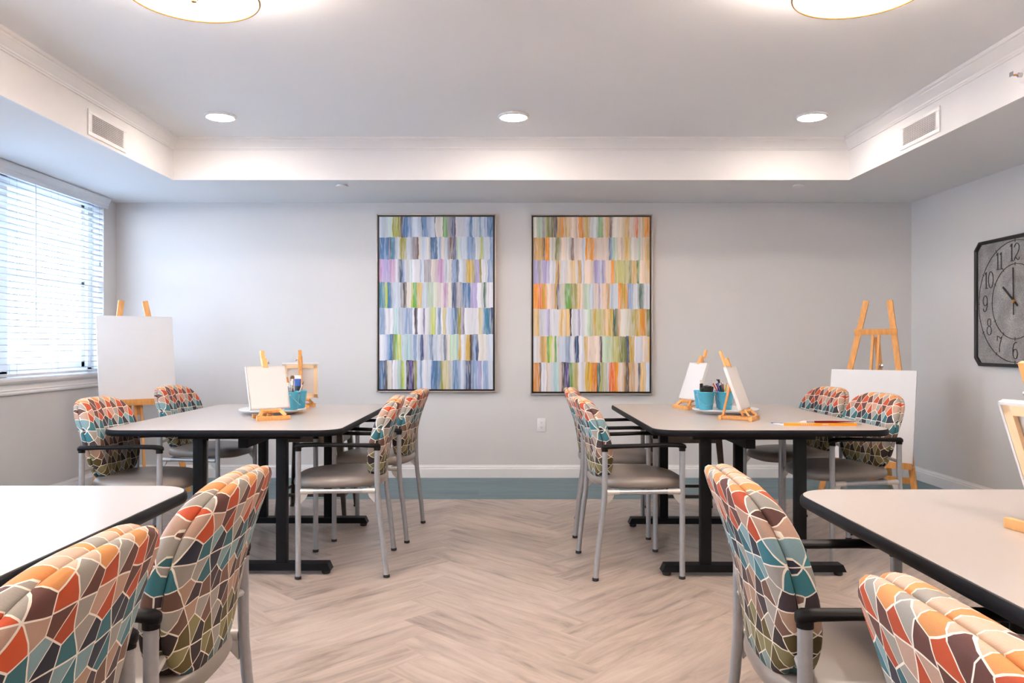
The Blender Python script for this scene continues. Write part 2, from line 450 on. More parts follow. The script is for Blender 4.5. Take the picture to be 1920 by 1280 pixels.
# crown moulding: profile (inset from fascia, z)
prof = [(0, 2.632), (.010, 2.632), (.012, 2.640), (.018, 2.643), (.020, 2.652), (.030, 2.662), (.042, 2.682), (.050, 2.692), (.052, 2.700), (.062, 2.703), (.066, 2.712), (.066, ZC)]
rings = []
for (p, z) in prof: rings.append([(TXL+p, TYF+p, z), (TXR-p, TYF+p, z), (TXR-p, TYB-p, z), (TXL+p, TYB-p, z)])
struct(MB().loft(rings, False, False).obj('trim_2', 'trim', angle=20, fix=False), 'crown moulding around the tray')
# baseboards
bp = [(0, 0), (.016, 0), (.016, .078), (.012, .084), (.012, .094), (.006, .102), (.004, .112), (0, .112)]
struct(MB().prism([(YB-a, z) for a, z in bp], XL, XR, 'x').obj('baseboard_back', 'trim', angle=20))
struct(MB().prism([(XR-a, z) for a, z in bp], YF, YB, 'y').obj('baseboard_right', 'trim', angle=20))
struct(MB().prism([(XL+a, z) for a, z in bp], YF, YB, 'y').obj('baseboard_left', 'trim', angle=20))

# windows
def window(idx, y0, y1):
    b = MB(); xf = XL-.15
    b.box((xf, y0+.03, (ZW0+ZW1)/2), (.09, .06, ZW1-ZW0)); b.box((xf, y1-.03, (ZW0+ZW1)/2), (.09, .06, ZW1-ZW0))
    b.box((xf, (y0+y1)/2, ZW0+.025), (.09, y1-y0, .05)); b.box((xf, (y0+y1)/2, ZW1-.025), (.09, y1-y0, .05))
    b.box((xf, (y0+y1)/2, (ZW0+ZW1)/2), (.09, .10, ZW1-ZW0))
    fr = b.obj('window_%d' % idx, 'trim'); struct(fr, 'white twin double-hung window frame')
    for (a, c) in ((y0+.06, (y0+y1)/2-.05), ((y0+y1)/2+.05, y1-.06)):
        s = MB()
        for yy in (a+.025, c-.025): s.box((xf-.005, yy, (ZW0+ZW1)/2), (.045, .05, ZW1-ZW0-.1), .003)
        for zz, hh in ((ZW0+.075, .05), (1.67, .045), (ZW1-.07, .04)): s.box((xf-.005, (a+c)/2, zz), (.045, c-a, hh), .003)
        for zz in (1.32, 2.0): s.box((xf-.005, (a+c)/2, zz), (.02, c-a-.06, .018), .002)
        so = s.obj('sash', 'trim', fr)
        MB().box((xf-.01, (a+c)/2, (ZW0+ZW1)/2), (.004, c-a-.06, ZW1-ZW0-.16)).obj('pane', 'glass', fr)
    s = MB()
    s.prism([(XL-.2, .905), (XL+.012, .905), (XL+.012, .885), (XL+.035, .90), (XL+.042, .912), (XL+.042, .930), (XL+.035, .934), (XL-.2, .934)], y0-.06, y1+.08, 'y')
    s.obj('sill', 'trim', fr, angle=20)
    s = MB()
    s.prism([(XL, .815), (XL+.010, .815), (XL+.022, .822), (XL+.024, .832), (XL+.016, .842), (XL+.020, .850), (XL+.014, .858), (XL+.012, .905), (XL, .905)], y0-.03, y1+.05, 'y')
    s.obj('apron', 'trim', fr, angle=20)
window(1, *WIN[0]); window(2, *WIN[1])  # second window lies out of view, inferred and added as a daylight source

def blind(y0, y1, label, group=None):
    t = thing('venetian_blind', label, 'blind', (XL-.03, (y0+y1)/2, .93)); L = y1-y0-.02; z0 = -.93
    v = MB(); X = XL-.03
    v.prism([(.055, 2.318+z0), (.064, 2.318+z0), (.064, 2.345+z0), (.070, 2.352+z0), (.070, 2.362+z0), (.078, 2.372+z0), (.088, 2.392+z0), (.088, 2.405+z0), (.055, 2.405+z0)], -L/2-.02, L/2+.02, 'y')
    v.obj('valance', 'blind', t, angle=20)
    MB().box((.0, 0, 2.365+z0), (.055, L, .045), .003).obj('headrail', 'blind', t)
    s = MB(); n = 31; zt, zb = 2.315, .985
    for i in range(n):
        z = zt-(zt-zb)*i/(n-1)
        s.box((0, 0, z+z0), (.050, L, .0052), 0, rot=(0, R(-3), 0))
    s.obj('slat', 'slat', t)
    MB().box((0, 0, .953+z0), (.052, L, .018), .004).obj('bottom_rail', 'blind', t)
    nc = 5
    for i in range(nc):
        y = -L/2+.16+(L-.32)*i/(nc-1)
        c = MB()
        for dx in (-.026, .026): c.tube([(dx, y, .955+z0), (dx, y, 2.35+z0)], .0011, 5)
        c.obj('ladder_cord', 'cord', t)
    w = MB().tube([(.034, L/2-.98, 2.34+z0), (.036, L/2-.98, 1.30+z0)], .0042, 8)
    w.obj('tilt_wand', 'blind', t)
    c = MB().tube([(.034, L/2-.07, 2.33+z0), (.036, L/2-.07, 1.86+z0)], .0013, 6)
    c.lathe([(.002, 0), (.006, .004), (.008, .018), (.006, .03), (.002, .016)], (.036, L/2-.07, 1.825+z0), 10)
    c.obj('lift_cord', 'cord', t)
    return t
blind(*WIN[0], 'white venetian blind lowered over the left window beside the white canvas easel')

# outside
g = MB().box((-30, 15, -.55), (53, 90, .1)).obj('ground', 'ground'); struct(g, 'pale bright ground outside the window')
hs = thing('house', 'pale white house seen through the blind slats', 'house', (-22, 32, -.5))
MB().box((0, 0, 3.1), (13, 4, 6.2)).obj('wall', 'house', hs)
MB().prism([(-7, 6.2), (7, 6.2), (0, 9.6)], -2.4, 2.4, 'y').obj('roof', 'grey', hs)
for wx in (-4.5, -1.6, 1.8, 4.55, 5.5):
    for wz in (2.1, 4.9):
        f = MB(); f.box((wx, -2.02, wz), (.85, .08, 1.35)); fo = f.obj('window', 'trim', hs)
        MB().box((wx, -2.065, wz), (.68, .02, 1.15)).obj('pane', 'housewin', fo)

# ---------------------------------------------------------------- ceiling fittings
def downlight(x, y, label):
    t = thing('downlight', label, 'ceiling light', (x, y, ZC), 0, 'round downlights in the tray ceiling')
    MB().lathe([(.104, 0), (.106, -.004), (.104, -.012), (.094, -.016), (.088, -.014), (.088, 0)], seg=40).obj('trim_ring', 'trim', t)
    MB().lathe([(.0885, -.006), (.088, -.0145), (.080, -.018), (.03, -.0195)], seg=40).obj('diffuser', 'spot', t)
downlight(-1.94, 5.43, 'round glowing downlight at the left of the tray ceiling')
downlight(.05, 5.43, 'round glowing downlight in the middle of the tray ceiling above the paintings')
downlight(2.075, 5.43, 'round glowing downlight at the right of the tray ceiling')

def pendant(x, y, label):
    t = thing('drum_light', label, 'ceiling light', (x, y, ZC))
    MB().lathe([(.06, 0), (.062, -.012), (.055, -.022), (.02, -.026)], seg=32).obj('ceiling_plate', 'brass', t)
    MB().tube([(0, 0, -.02), (0, 0, -.15)], .008, 10).obj('stem', 'brass', t)
    rings = [[(r*math.cos(2*PI*k/64), r*math.sin(2*PI*k/64), z) for k in range(64)] for r, z in ((.247, -.05), (.247, -.183), (.243, -.183), (.243, -.05), (.247, -.05))]
    MB().loft(rings, False, False).obj('lamp_shade', 'shade', t)
    MB().lathe([(.243, -.168), (.243, -.178), (.20, -.181), (.02, -.184)], seg=64).obj('diffuser', 'lamp', t)
    g = MB().tube([(.248*math.cos(2*PI*k/64), .248*math.sin(2*PI*k/64), -.1835) for k in range(64)], .0048, 8, True)
    g.tube([(.248*math.cos(2*PI*k/64), .248*math.sin(2*PI*k/64), -.0505) for k in range(64)], .0032, 8, True)
    g.obj('shade_rim', 'brass', t)
    MB().lathe([(.006, -.178), (.020, -.186), (.022, -.191), (.012, -.196), (.012, -.203), (.004, -.207)], seg=20).obj('finial', 'brass', t)
    l = bpy.data.lights.new('bulb', 'POINT'); l.energy = 100; l.color = (1, .88, .79); l.shadow_soft_size = .05
    lo = bpy.data.objects.new('bulb', l); C.objects.link(lo); lo.parent = t; lo.location = (0, 0, -.10)
    return t
pendant(-1.23, 3.15, 'large round drum light with thin brass rim at top left')
pendant(1.375, 3.11, 'large round drum light with thin brass rim at top right')
pendant(-1.23, .35, 'drum light added as a light source above the near left table, outside the view')  # near pair of drums is unseen, added to light the foreground
pendant(1.375, .35, 'drum light added as a light source above the near right table, outside the view')  # right one of the added, unseen foreground lights

def vent(x, y, z, sx, label):
    t = thing('air_vent', label, 'vent', (x, y, z)); b = MB()
    L, H = .48, .158
    for (cy, cz, dy, dz) in ((0, H/2-.0125, L, .025), (0, -H/2+.0125, L, .025), (-L/2+.022, 0, .044, H-.05), (L/2-.022, 0, .044, H-.05)):
        b.box((sx*.004, cy, cz), (.008, dy, dz), .002)
    b.obj('frame', 'trim', t)
    MB().box((sx*.0015, 0, 0), (.003, L-.08, H-.045)).obj('backing', 'grille', t)
    s = MB()
    for i in range(9): s.box((sx*.006, 0, -H/2+.034+i*.0113), (.006, L-.08, .003), 0, rot=(0, sx*R(30), 0))
    s.obj('louver', 'trim', t)
    s = MB()
    for i in range(30): s.box((sx*.0035, -L/2+.052+i*.01297, 0), (.003, .0022, H-.05))
    s.obj('rear_louver', 'trim', t)
vent(TXL, 5.04, 2.507, 1, 'white air vent grille on the left side of the tray')
vent(TXR, 5.01, 2.515, -1, 'white air vent grille on the right side of the tray')
for (x, lab) in ((-1.28, 'small round white concealed sprinkler cover on the soffit at left'), (2.28, 'small round white concealed sprinkler cover on the soffit at right')):
    o = MB().lathe([(.040, 0), (.040, -.007), (.048, -.008), (.048, -.012), (.01, -.014)], (0, 0, 0), 28).obj('sprinkler_cover', 'fascia')
    o.location = (x, 6.24, ZS); tag(o, lab, 'sprinkler')
t = thing('fire_sprinkler', 'small sidewall sprinkler with orange bulb on the right tray side', 'sprinkler', (TXR, 4.0, 2.515))
Rm = Matrix.Rotation(-PI/2, 4, 'Y')
MB().lathe([(.040, 0), (.040, .004), (.030, .010), (.014, .012)], seg=24, mat=Rm).obj('escutcheon', 'trim', t)
MB().lathe([(.012, .01), (.012, .03), (.008, .034)], seg=12, mat=Rm).obj('body', 'wire', t)
MB().lathe([(.004, .034), (.005, .045), (.003, .056)], seg=10, mat=Rm).obj('bulb', 'card_o', t)
d = MB().tube([(-.03, -.012, 0), (-.045, -.014, 0), (-.062, -.004, 0)], .002, 6); d.tube([(-.03, .012, 0), (-.045, .014, 0), (-.062, .004, 0)], .002, 6)
d.box((-.064, 0, .004), (.002, .03, .022)); d.obj('deflector', 'wire', t)

# outlet
t = thing('wall_outlet', 'white double power outlet low on the back wall', 'outlet', (.31, YB, .462))
MB().box((0, -.003, 0), (.074, .006, .118), .002).obj('cover_plate', 'trim', t)
for zz in (-.021, .021):
    s = MB().prism(rrect(0, zz, .017, .0145, .006, 4), -.0085, -.006, 'y').obj('socket', 'trim', t)
    k = MB(); k.box((-.006, -.0087, zz+.002), (.002, .0006, .009)); k.box((.006, -.0087, zz+.002), (.002, .0006, .008)); k.box((0, -.0087, zz-.008), (.004, .0006, .004))
    k.obj('slot', 'blk', s)

# ---------------------------------------------------------------- paintings
PAL = dict(W=(226, 226, 233), w=(200, 210, 224), B=(70, 118, 168), b=(140, 165, 204), d=(48, 74, 118), T=(46, 122, 152), G=(104, 165, 70), g=(190, 212, 186),
  Y=(158, 150, 44), y=(186, 200, 74), O=(212, 172, 58), o=(206, 192, 138), P=(196, 152, 194), p=(170, 158, 204), K=(46, 36, 52), n=(116, 88, 84), s=(168, 163, 170),
  M=(84, 40, 54), V=(84, 66, 142), c=(230, 222, 212), t=(172, 206, 208), A=(236, 150, 26), a=(230, 192, 128), N=(204, 158, 92), R=(240, 112, 30), L=(128, 130, 66),
  l=(190, 184, 116), E=(38, 92, 66), e=(234, 212, 196))
PB = ["0w 10g 12Y 15y 16Y 19n 21B 26b 29w 37B 42b 45w 49d 50c 56G 60s 64d 66M 67W 80B 82w 88T 90w 93b 95B",
 "0B 4b 6B 9n 10T 14w 18o 19Y 24w 29s 33n 34c 37w 42c 45B 50K 51w 53b 55c 58w 62n 65K 66V 68g 72w 77b 82B 84W 89y 92w 97b",
 "0P 3p 9P 14W 18d 20b 23W 28t 29W 36b 37w 39s 46c 52P 57w 61c 64b 68d 70w 77O 82Y 84p 88Y 90W 95b",
 "0T 5y 7T 9B 11w 19s 21K 24c 28y 30G 33O 38w 43g 50c 57P 60c 64d 68s 73B 77b 78B 80p 86W 92E 95W",
 "0b 5W 12t 16w 22b 25w 26b 29W 31K 34W 39V 40W 46y 50W 52B 54W 56o 59w 63b 66B 69Y 72p 74K 75W 87o 91b 93T 98d",
 "0W 7b 9B 12Y 14G 15y 17c 18y 20w 23t 29w 30b 33w 36d 38V 39W 44b 46d 47w 53W 57d 59c 62g 69t 70O 72W 76O 80K 81n 83b 85d 87c 95w",
 "0B 5K 7c 11d 12W 16t 20y 22w 24K 26V 29K 31Y 33w 36b 38W 46B 54Y 56o 63w 65B 72w 76d 79K 81b 87p 90w 92b 96w"]
PO = ["0c 4g 8s 10l 12L 17n 19K 20N 24A 27a 32e 39A 44O 50W 56G 60e 63N 66n 68c 78a 82N 83e 88R 90e 93a 96A",
 "0N 5a 7N 9K 10A 14c 19L 24e 29c 33n 35e 43w 45A 47a 49A 52e 65K 66b 68g 73e 79O 84c 90g 92e 96a",
 "0p 4s 8p 14W 19N 21n 22a 23W 33a 36c 38N 41w 44e 52p 57w 59p 62e 67A 70l 76l 82L 85a 89E 90G 91e 97a",
 "0A 6R 8O 10A 11e 18N 20K 22s 24c 28G 33Y 38a 40e 43g 49w 52e 56p 58e 63N 66w 73A 77O 80A 81b 86W 92E 95W",
 "0a 5W 13p 14W 22a 26e 28a 31K 33W 39p 40W 47g 51O 54l 60a 65O 69E 73N 75c 85l 88O 92A 98L",
 "0W 7N 10a 12G 14y 16e 18G 20W 23w 30b 33W 36d 39W 44O 47e 57n 59g 69l 76L 80d 82O 86a 87W 94e 98a",
 "0A 5n 7W 11e 14W 17t 22e 24n 26K 28V 30K 32G 34l 38a 39W 45O 50A 54R 55E 57l 63w 65R 70A 73e 78N 80K 82N 88e 90d 92a 97w"]
RB = [0, .117, .247, .381, .527, .682, .833, 1.0]
def painting(x0, x1, z0, z1, rows, label):
    t = thing('painting', label, 'painting', ((x0+x1)/2, YB, (z0+z1)/2)); W, H = x1-x0, z1-z0
    fr = MB(); d = .045
    for (cx, cz, dx, dz) in ((0, H/2-.0045, W, .009), (0, -H/2+.0045, W, .009), (-W/2+.0045, 0, .009, H), (W/2-.0045, 0, .009, H)):
        fr.box((cx, -d/2, cz), (dx, d, dz), .001)
    fr.obj('frame', 'frame', t)
    MB().box((0, -.008, 0), (W-.016, .012, H-.016)).obj('backing', 'blk', t)
    w, h = W-.050, H-.050
    vs, fs, cols = [], [], []
    NV = 9
    for ri, row in enumerate(rows):
        st = []
        for tok in row.split(): st.append((float(tok[:-1])/100, PAL[tok[-1]]))
        zt, zb = h/2-RB[ri]*h, h/2-RB[ri+1]*h
        edges = []
        for i, (u, c) in enumerate(st+[(1.0, None)]):
            line = []; off = 0; bow = random.uniform(-.004, .004)
            for k in range(NV):
                if 0 < i < len(st): off = off*.7+random.uniform(-.0034, .0034)
                else: off = 0
                s_ = k/(NV-1)
                line.append((-w/2+u*w+off+(bow*math.sin(PI*s_) if 0 < i < len(st) else 0), zt+(zb-zt)*s_))
            edges.append(line)
        for i in range(len(st)):
            c0 = srgb(*st[i][1]); nx = srgb(*st[(i+1) % len(st)][1]) if i+1 < len(st) else c0
            wd = (edges[i+1][0][0]-edges[i][0][0])
            nm = 4 if wd > .03 else 2
            blend = random.choice((0, .3, .5, .75)); yj = random.uniform(0, .0012); e0 = random.uniform(-.003, .005) if ri else 0; e1 = random.uniform(-.003, .005) if ri < 6 else 0
            jit = [random.uniform(.74, 1.2) for _ in range(nm+1)]
            for k in range(NV-1):
                for q in range(nm):
                    a, b_ = q/nm, (q+1)/nm
                    P = lambda e, kk, fr_: edges[e][kk][0]+(edges[e+1][kk][0]-edges[e][kk][0])*fr_
                    y = -.0405-.0015*math.sin(PI*(a+b_)/2)-yj
                    za = edges[i][k][1]+(e0 if k == 0 else 0); zz = edges[i][k+1][1]-(e1 if k == NV-2 else 0)
                    o = len(vs)
                    vs += [(P(i, k, a), y, za), (P(i, k, b_), y, za), (P(i, k+1, b_), y, zz), (P(i, k+1, a), y, zz)]
                    fs.append((o, o+1, o+2, o+3))
                    def cc(fr_, j):
                        m_ = blend*fr_*fr_
                        return tuple(min(1, (c0[x]*(1-m_)+nx[x]*m_)*j) for x in range(3))+(1,)
                    cols += [cc(a, jit[q]), cc(b_, jit[q+1]), cc(b_, jit[q+1]), cc(a, jit[q])]
    base = len(vs)
    bx = MB().box((0, -.0265, 0), (w, .026, h)); 
    vs += bx.v; fs += [tuple(i+base for i in f) for f in bx.f]; cols += [srgb(225, 222, 220)]*len(bx.v)
    me = bpy.data.meshes.new('canvas'); me.from_pydata(vs, [], fs)
    ca = me.color_attributes.new('Col', 'FLOAT_COLOR', 'POINT')
    for i, c in enumerate(cols): ca.data[i].color = c
    me.materials.append(M['paint']); o = bpy.data.objects.new('canvas', me); C.objects.link(o); o.parent = t
painting(-1.131, -.090, .752, 2.305, PB, 'framed abstract painting of blue, white and lime brush strokes on the back wall')
painting(.213, 1.277, .731, 2.303, PO, 'framed abstract painting of orange, amber and green brush strokes on the back wall')

# ---------------------------------------------------------------- clock
def glyph(ch):
    def arc(cx, cy, rx, ry, a0, a1, n=16): return [(cx+rx*math.cos(R(a0+(a1-a0)*i/n)), cy+ry*math.sin(R(a0+(a1-a0)*i/n))) for i in range(n+1)]
    if ch == '1': return .30, [[(.0, .86), (.04, .96), (.12, 1), (.15, 1), (.15, 0)], [(0, 0), (.30, 0)], [(.10, .93), (.10, .02)]]
    if ch == '0': return .55, [arc(.275, .5, .275, .5, 0, 360, 28)]
    if ch == '2': return .55, [arc(.27, .74, .25, .26, 170, -20)+[(.4, .45), (.1, .2), (.02, 0)], arc(.14, .06, .13, .10, 150, 20, 6)+[(.4, .0), (.5, .05), (.55, .16)]]
    if ch == '3': return .5, [arc(.24, .76, .22, .24, 160, -90)+arc(.24, .27, .26, .27, 90, -160)]
    if ch == '4': return .55, [[(.4, 0), (.4, 1), (0, .3), (.55, .3)]]
    if ch == '5': return .5, [[(.45, 1), (.1, 1), (.06, .58)]+arc(.23, .32, .27, .32, 120, -160)]
    if ch == '6': return .55, [arc(.30, .30, .24, .29, 0, 360, 24), [(.48, .96), (.34, 1.0), (.14, .86), (.05, .6), (.06, .3)]]
    if ch == '7': return .55, [[(.0, .70), (.0, 1.0)], [(0, .92), (.1, .97), (.22, .92), (.34, .84), (.46, .92), (.55, .94)], [(.52, .93), (.32, .55), (.24, .25), (.25, 0)]]
    if ch == '8': return .52, [arc(.26, .77, .19, .23, 0, 360, 24), arc(.26, .27, .26, .27, 0, 360, 24)]
    if ch == '9': return .55, [arc(.26, .68, .25, .31, 0, 360, 24), [(.50, .66), (.50, .35), (.38, .08), (.2, 0), (.06, .06), (.02, .2)]]
CY, CZ, CH = 5.56, 1.468, .46
t = thing('wall_clock', 'large square wall clock of grey metal with black rim and chamfered corners', 'clock', (XR, CY, CZ))
# local: x = into the room negative, u = -y (left on the wall is +y)
ch_ = .055; S = CH
octa = lambda s, c: [(-s+c, -s), (s-c, -s), (s, -s+c), (s, s-c), (s-c, s), (-s+c, s), (-s, s-c), (-s, -s+c)]
MB().prism(octa(S-.012, ch_), -.018, 0, 'x').obj('dial', 'clockface', t)
rg = [[(-x_, p[0], p[1]) for p in octa(S-i_, ch_-i_*.41)] for x_, i_ in ((0, 0), (.034, 0), (.038, .004), (.038, .016), (.030, .022), (.018, .024), (.0, .024))]
MB().loft(rg, False, False).obj('rim', 'clockblack', t, angle=25)
circ = lambda r, x: [(x, r*math.cos(2*PI*k/96), r*math.sin(2*PI*k/96)) for k in range(96)]
MB().tube(circ(.425, -.019), .0028, 6, True).obj('outer_ring', 'clockblack', t)
MB().tube(circ(.262, -.019), .0028, 6, True).obj('inner_ring', 'clockblack', t)
tk = MB()
for k in range(12):
    a = 2*PI*k/12
    for r0, r1 in ((.250, .274), (.413, .437)):
        tk.tube([(-.019, r0*math.sin(a), r0*math.cos(a)), (-.019, r1*math.sin(a), r1*math.cos(a))], .0024, 5)
tk.obj('tick_mark', 'clockblack', t)
for hnum in range(1, 13):
    txt = str(hnum); g = MB(); Hn = .118
    ws = [glyph(c)[0] for c in txt]; tot = sum(ws)+.10*(len(txt)-1); a = 2*PI*hnum/12
    cu, cv = .343*math.sin(a), .343*math.cos(a); xo = -tot/2
    for c, w in zip(txt, ws):
        for line in glyph(c)[1]:
            g.tube([(-.020, -(cu+(xo+px)*Hn*.86), cv+(py-.5)*Hn) for px, py in line], .0029, 6)
        xo += w+.10
    g.obj('numeral', 'clockblack', t)
hd = MB(); a = R(-50)
def hand(length, tail, w, ang, x):
    return MB().bar((x, tail*math.sin(ang), -tail*math.cos(ang)), (x, -length*math.sin(ang), length*math.cos(ang)), w, .003, up=(1, 0, 0))
hand(.165, .05, .014, R(-50), -.026).obj('hour_hand', 'clockblack', t)
hand(.235, .095, .010, R(-1), -.031).obj('minute_hand', 'clockblack', t)
MB().lathe([(.012, .018), (.012, .034), (.006, .037)], seg=16, mat=Matrix.Rotation(-PI/2, 4, 'Y')).obj('hub', 'brass', t)

# ---------------------------------------------------------------- tables
def make_table(label, loc, base_dx, length, bases, legx=.225):
    t = thing('activity_table', label, 'table', loc, 0)
    hx, hy, r = .60, length/2, .12; zt = .745
    rings = []
    for ins, z in ((.016, .712), (.006, .713), (.001, .719), (0, .728), (.001, .738), (.005, .7435), (.009, .7445)):
        rings.append([(x, y, z) for x, y in rrect(0, 0, hx-ins, hy-ins, r-ins*.5, 9)])
    slab = MB().loft(rings); so = slab.obj('tabletop', 'black', t)
    MB().prism(rrect(0, 0, hx-.008, hy-.008, r-.004, 9), .7440, .7455, 'z').obj('laminate_surface', 'lam', so)
    for by in bases:
        for px in (-legx, legx):
            l = MB().box((base_dx+px, by, .37), (.054, .054, .69), .006); l.obj('leg', 'blackmetal', t)
        f = MB()
        f.prism([(base_dx-.465, .022), (base_dx-.448, .058), (base_dx+.448, .058), (base_dx+.465, .022)], by-.034, by+.034, 'y')
        fo = f.obj('foot', 'blackmetal', t)
        for px in (-.435, .435): MB().lathe([(.018, 0), (.022, .004), (.022, .018), (.012, .023)], (base_dx+px, by, 0), 14).obj('leveler', 'rubber', fo)
        MB().box((base_dx, by, .700), (.62, .07, .022), .003).obj('top_plate', 'blackmetal', t)
    MB().box((base_dx, (bases[0]+bases[1])/2, .66), (.05, abs(bases[1]-bases[0])-.054, .05), .003).obj('crossbeam', 'blackmetal', t)
    return t
T1 = (-1.425, 4.82, 0); T2 = (1.335, 4.82, 0)
make_table('grey laminate table with black edge at back left holding canvas, plate and buckets', T1, .070, 1.745, (-.73, .34), .211)
make_table('beige laminate table with black edge at back right holding pencil buckets and brush pack', T2, -.085, 1.745, (-.76, .32), .24)
make_table('empty pale laminate table with black edge in the left foreground', (-1.52, 1.535, 0), -.05, 1.745, (-.55, .55))
make_table('beige laminate table with black edge in the right foreground', (1.425, 1.475, 0), .06, 1.745, (-.55, .55))

# ---------------------------------------------------------------- chairs
def pad_outline(n=56):
    pts = []
    for k in range(n):
        a = 2*PI*k/n; c, s = math.cos(a), math.sin(a); e = 2/3.1
        y = math.copysign(abs(c)**e, c)*.222; z = math.copysign(abs(s)**e, s)*.212
        y *= 1+.13*(z/.212) - .03*(z/.212)**2
        pts.append((y, z))
    return pts
OUT = pad_outline()
def back_x(y, z):              # centre sheet of the backrest, z measured from its middle
    h = z+.212
    return -.178-.082*(h/.424)-.025*(h/.424)**2-.02*math.sin(PI*h/.424)*-1 + .42*y*y
def pad(prof):
    """prof: (scale, depth offset, uv growth)"""
    b = MB(); uvs = []
    rings = []
    for sc, dx, ug in prof:
        ring = []
        for (y, z) in OUT:
            yy, zz = y*sc, z*sc
            ring.append((back_x(yy, zz)+dx, yy, zz+.682)); uvs.append((y*(sc+ug), z*(sc+ug)))
        rings.append(ring)
    b.loft(rings); return b, uvs
def make_chair():
    t = thing('armchair', 'x', 'chair', (0, 0, 0), 0)
    # seat cushion
    so = []
    for k in range(56):
        a = 2*PI*k/56; c, s = math.cos(a), math.sin(a); e = 2/2.9
        x = math.copysign(abs(c)**e, c)*.242; y = math.copysign(abs(s)**e, s)*.252
        y *= 1-.06*(-x/.242 if x < 0 else 0) - .05*(x/.242 if x > 0 else 0)
        so.append((x+.018, y))
    rings = []
    for sc, z in ((.0, .446), (.80, .446), (.93, .447), (.975, .453), (.995, .463), (1.0, .472), (.99, .482), (.965, .491), (.90, .500), (.75, .506), (.45, .509), (.0, .510)):
        rings.append([(x*sc+.018*(1-sc), y*sc, z-(.012*max(0, x/.26)**2)*sc) for x, y in so])
    MB().loft(rings, False, False).obj('seat', 'vinyl', t, angle=60)
    # backrest: front cushion, back shell
    P1 = [(0., -.008, 0), (.90, -.008, 0), (.975, -.006, .10), (1.0, .003, .07), (1.008, .013, .03), (1.0, .024, 0), (.975, .034, 0), (.93, .041, 0), (.82, .046, 0), (.5, .048, 0), (.01, .048, 0)]
    b, uvs = pad(P1); bk = b.obj('backrest', 'fabric', t, angle=70, uvs=uvs)
    P2 = [(0.01, -.044, 0), (.5, -.043, 0), (.82, -.040, 0), (.93, -.036, 0), (.975, -.029, 0), (.995, -.020, .01), (.99, -.012, .03), (.965, -.007, .05), (.8, -.006, .05)]
    b, uvs = pad(P2); b.obj('back_panel', 'fabric', bk, angle=70, uvs=uvs)
    r = .014
    for sy in (-1, 1):
        y = sy*.262
        l = MB().tube([(.200, y, .012), (.200, y, .40), (.200, y, .655)], r, 16).obj('leg', 'tube', t)
        MB().lathe([(.013, 0), (.0165, .002), (.0165, .014), (.013, .016)], (.200, y, 0), 14).obj('foot_cap', 'rubber', l)
        pts = [(-.236, y, .012), (-.226, y, .12), (-.212, y, .24), (-.199, y, .34), (-.192, y, .43), (-.190, y, .52), (-.190, y, .655)]
        l = MB().tube(pts, r, 16).obj('leg', 'tube', t)
        MB().lathe([(.013, 0), (.0165, .002), (.0165, .014), (.013, .016)], (-.237, y, 0), 14).obj('foot_cap', 'rubber', l)
        # armrest
        a = MB(); rings = []
        for x, w, h, z in ((-.208, .006, .006, .655), (-.206, .013, .012, .657), (-.196, .018, .015, .659), (-.17, .019, .012, .662), (-.10, .020, .0105, .664), (-.0, .024, .0105, .666), (.10, .025, .0105, .669), (.17, .022, .0115, .668), (.20, .019, .013, .664), (.216, .014, .010, .660), (.220, .006, .005, .657)):
            rings.append([(x, y+w*math.cos(2*PI*k/16), z+h*math.sin(2*PI*k/16)) for k in range(16)])
        a.loft(rings); a.tube([(.200, y, .638), (.200, y, .662)], .016, 14); a.tube([(-.190, y, .638), (-.190, y, .660)], .016, 14)
        a.obj('armrest', 'arm', t, angle=60)
        # cast joints on the legs
        for lx, sx in ((.200, -1), (-.192, 1)):
            j = MB().tube([(lx+sx*.012, y, .436), (lx+sx*.075, y, .436)], [.0145, .0125], 12)
            j.prism([(lx+sx*.012, .43), (lx+sx*.050, .43), (lx+sx*.040, .405), (lx+sx*.012, .375)], y-.006, y+.006, 'y')
            j.obj('joint', 'cast', t)
        # back pad bracket
        k = MB().tube([(-.190, y, .545), (-.186, y-sy*.03, .548), (-.180, y-sy*.07, .552)], .009, 8)
        k.obj('back_bracket', 'cast', t)
    f = MB()
    for sy in (-1, 1): f.tube([(.188, sy*.262, .436), (-.180, sy*.262, .436)], .0115, 12)
    for x in (.12, -.14): f.tube([(x, -.262, .436), (x, .262, .436)], .0105, 12)
    f.obj('seat_frame', 'tube', t)
    return t
CH = [((-.855, 4.26), 184, 'patterned armchair at the back left table, the near one by the middle aisle'),
      ((-.80, 4.99), 175.5, 'patterned armchair at the back left table, the far one by the middle aisle'),
      ((.66, 4.235), 4, 'patterned armchair at the back right table, the near one by the middle aisle'),
      ((.68, 5.07), -6, 'patterned armchair at the back right table, the far one by the middle aisle'),
      ((1.86, 4.485), 190, 'patterned armchair by the right wall, nearest to the brush pack corner'),
      ((1.835, 5.13), 189, 'patterned armchair in front of the right easel, the far one by the right wall'),
      ((-1.875, 4.17), -3, 'patterned armchair by the left window side, the near one at the back left table'),
      ((-1.98, 5.33), -8, 'patterned armchair beside the left easel, the far one at the back left table'),
      ((-.855, 1.76), 180, 'large patterned armchair in left foreground seen whole from behind beside the pale table'),
      ((-.855, 1.14), 180, 'patterned armchair cut off at the bottom left corner of the picture'),
      ((.765, 1.755), -3, 'large patterned armchair in right foreground showing its black armrest and grey legs'),
      ((.745, .87), 0, 'patterned armchair cut off at the bottom right corner of the picture')]
ch0 = make_chair()
for i, ((x, y), rz, lab) in enumerate(CH):
    if i == 0: ch0.location = (x, y, 0); ch0.rotation_euler = (0, 0, R(rz)); ch0['label'] = lab; ch0['group'] = 'patterned armchairs around the tables'
    else: dup(ch0, (x, y, 0), rz, lab)

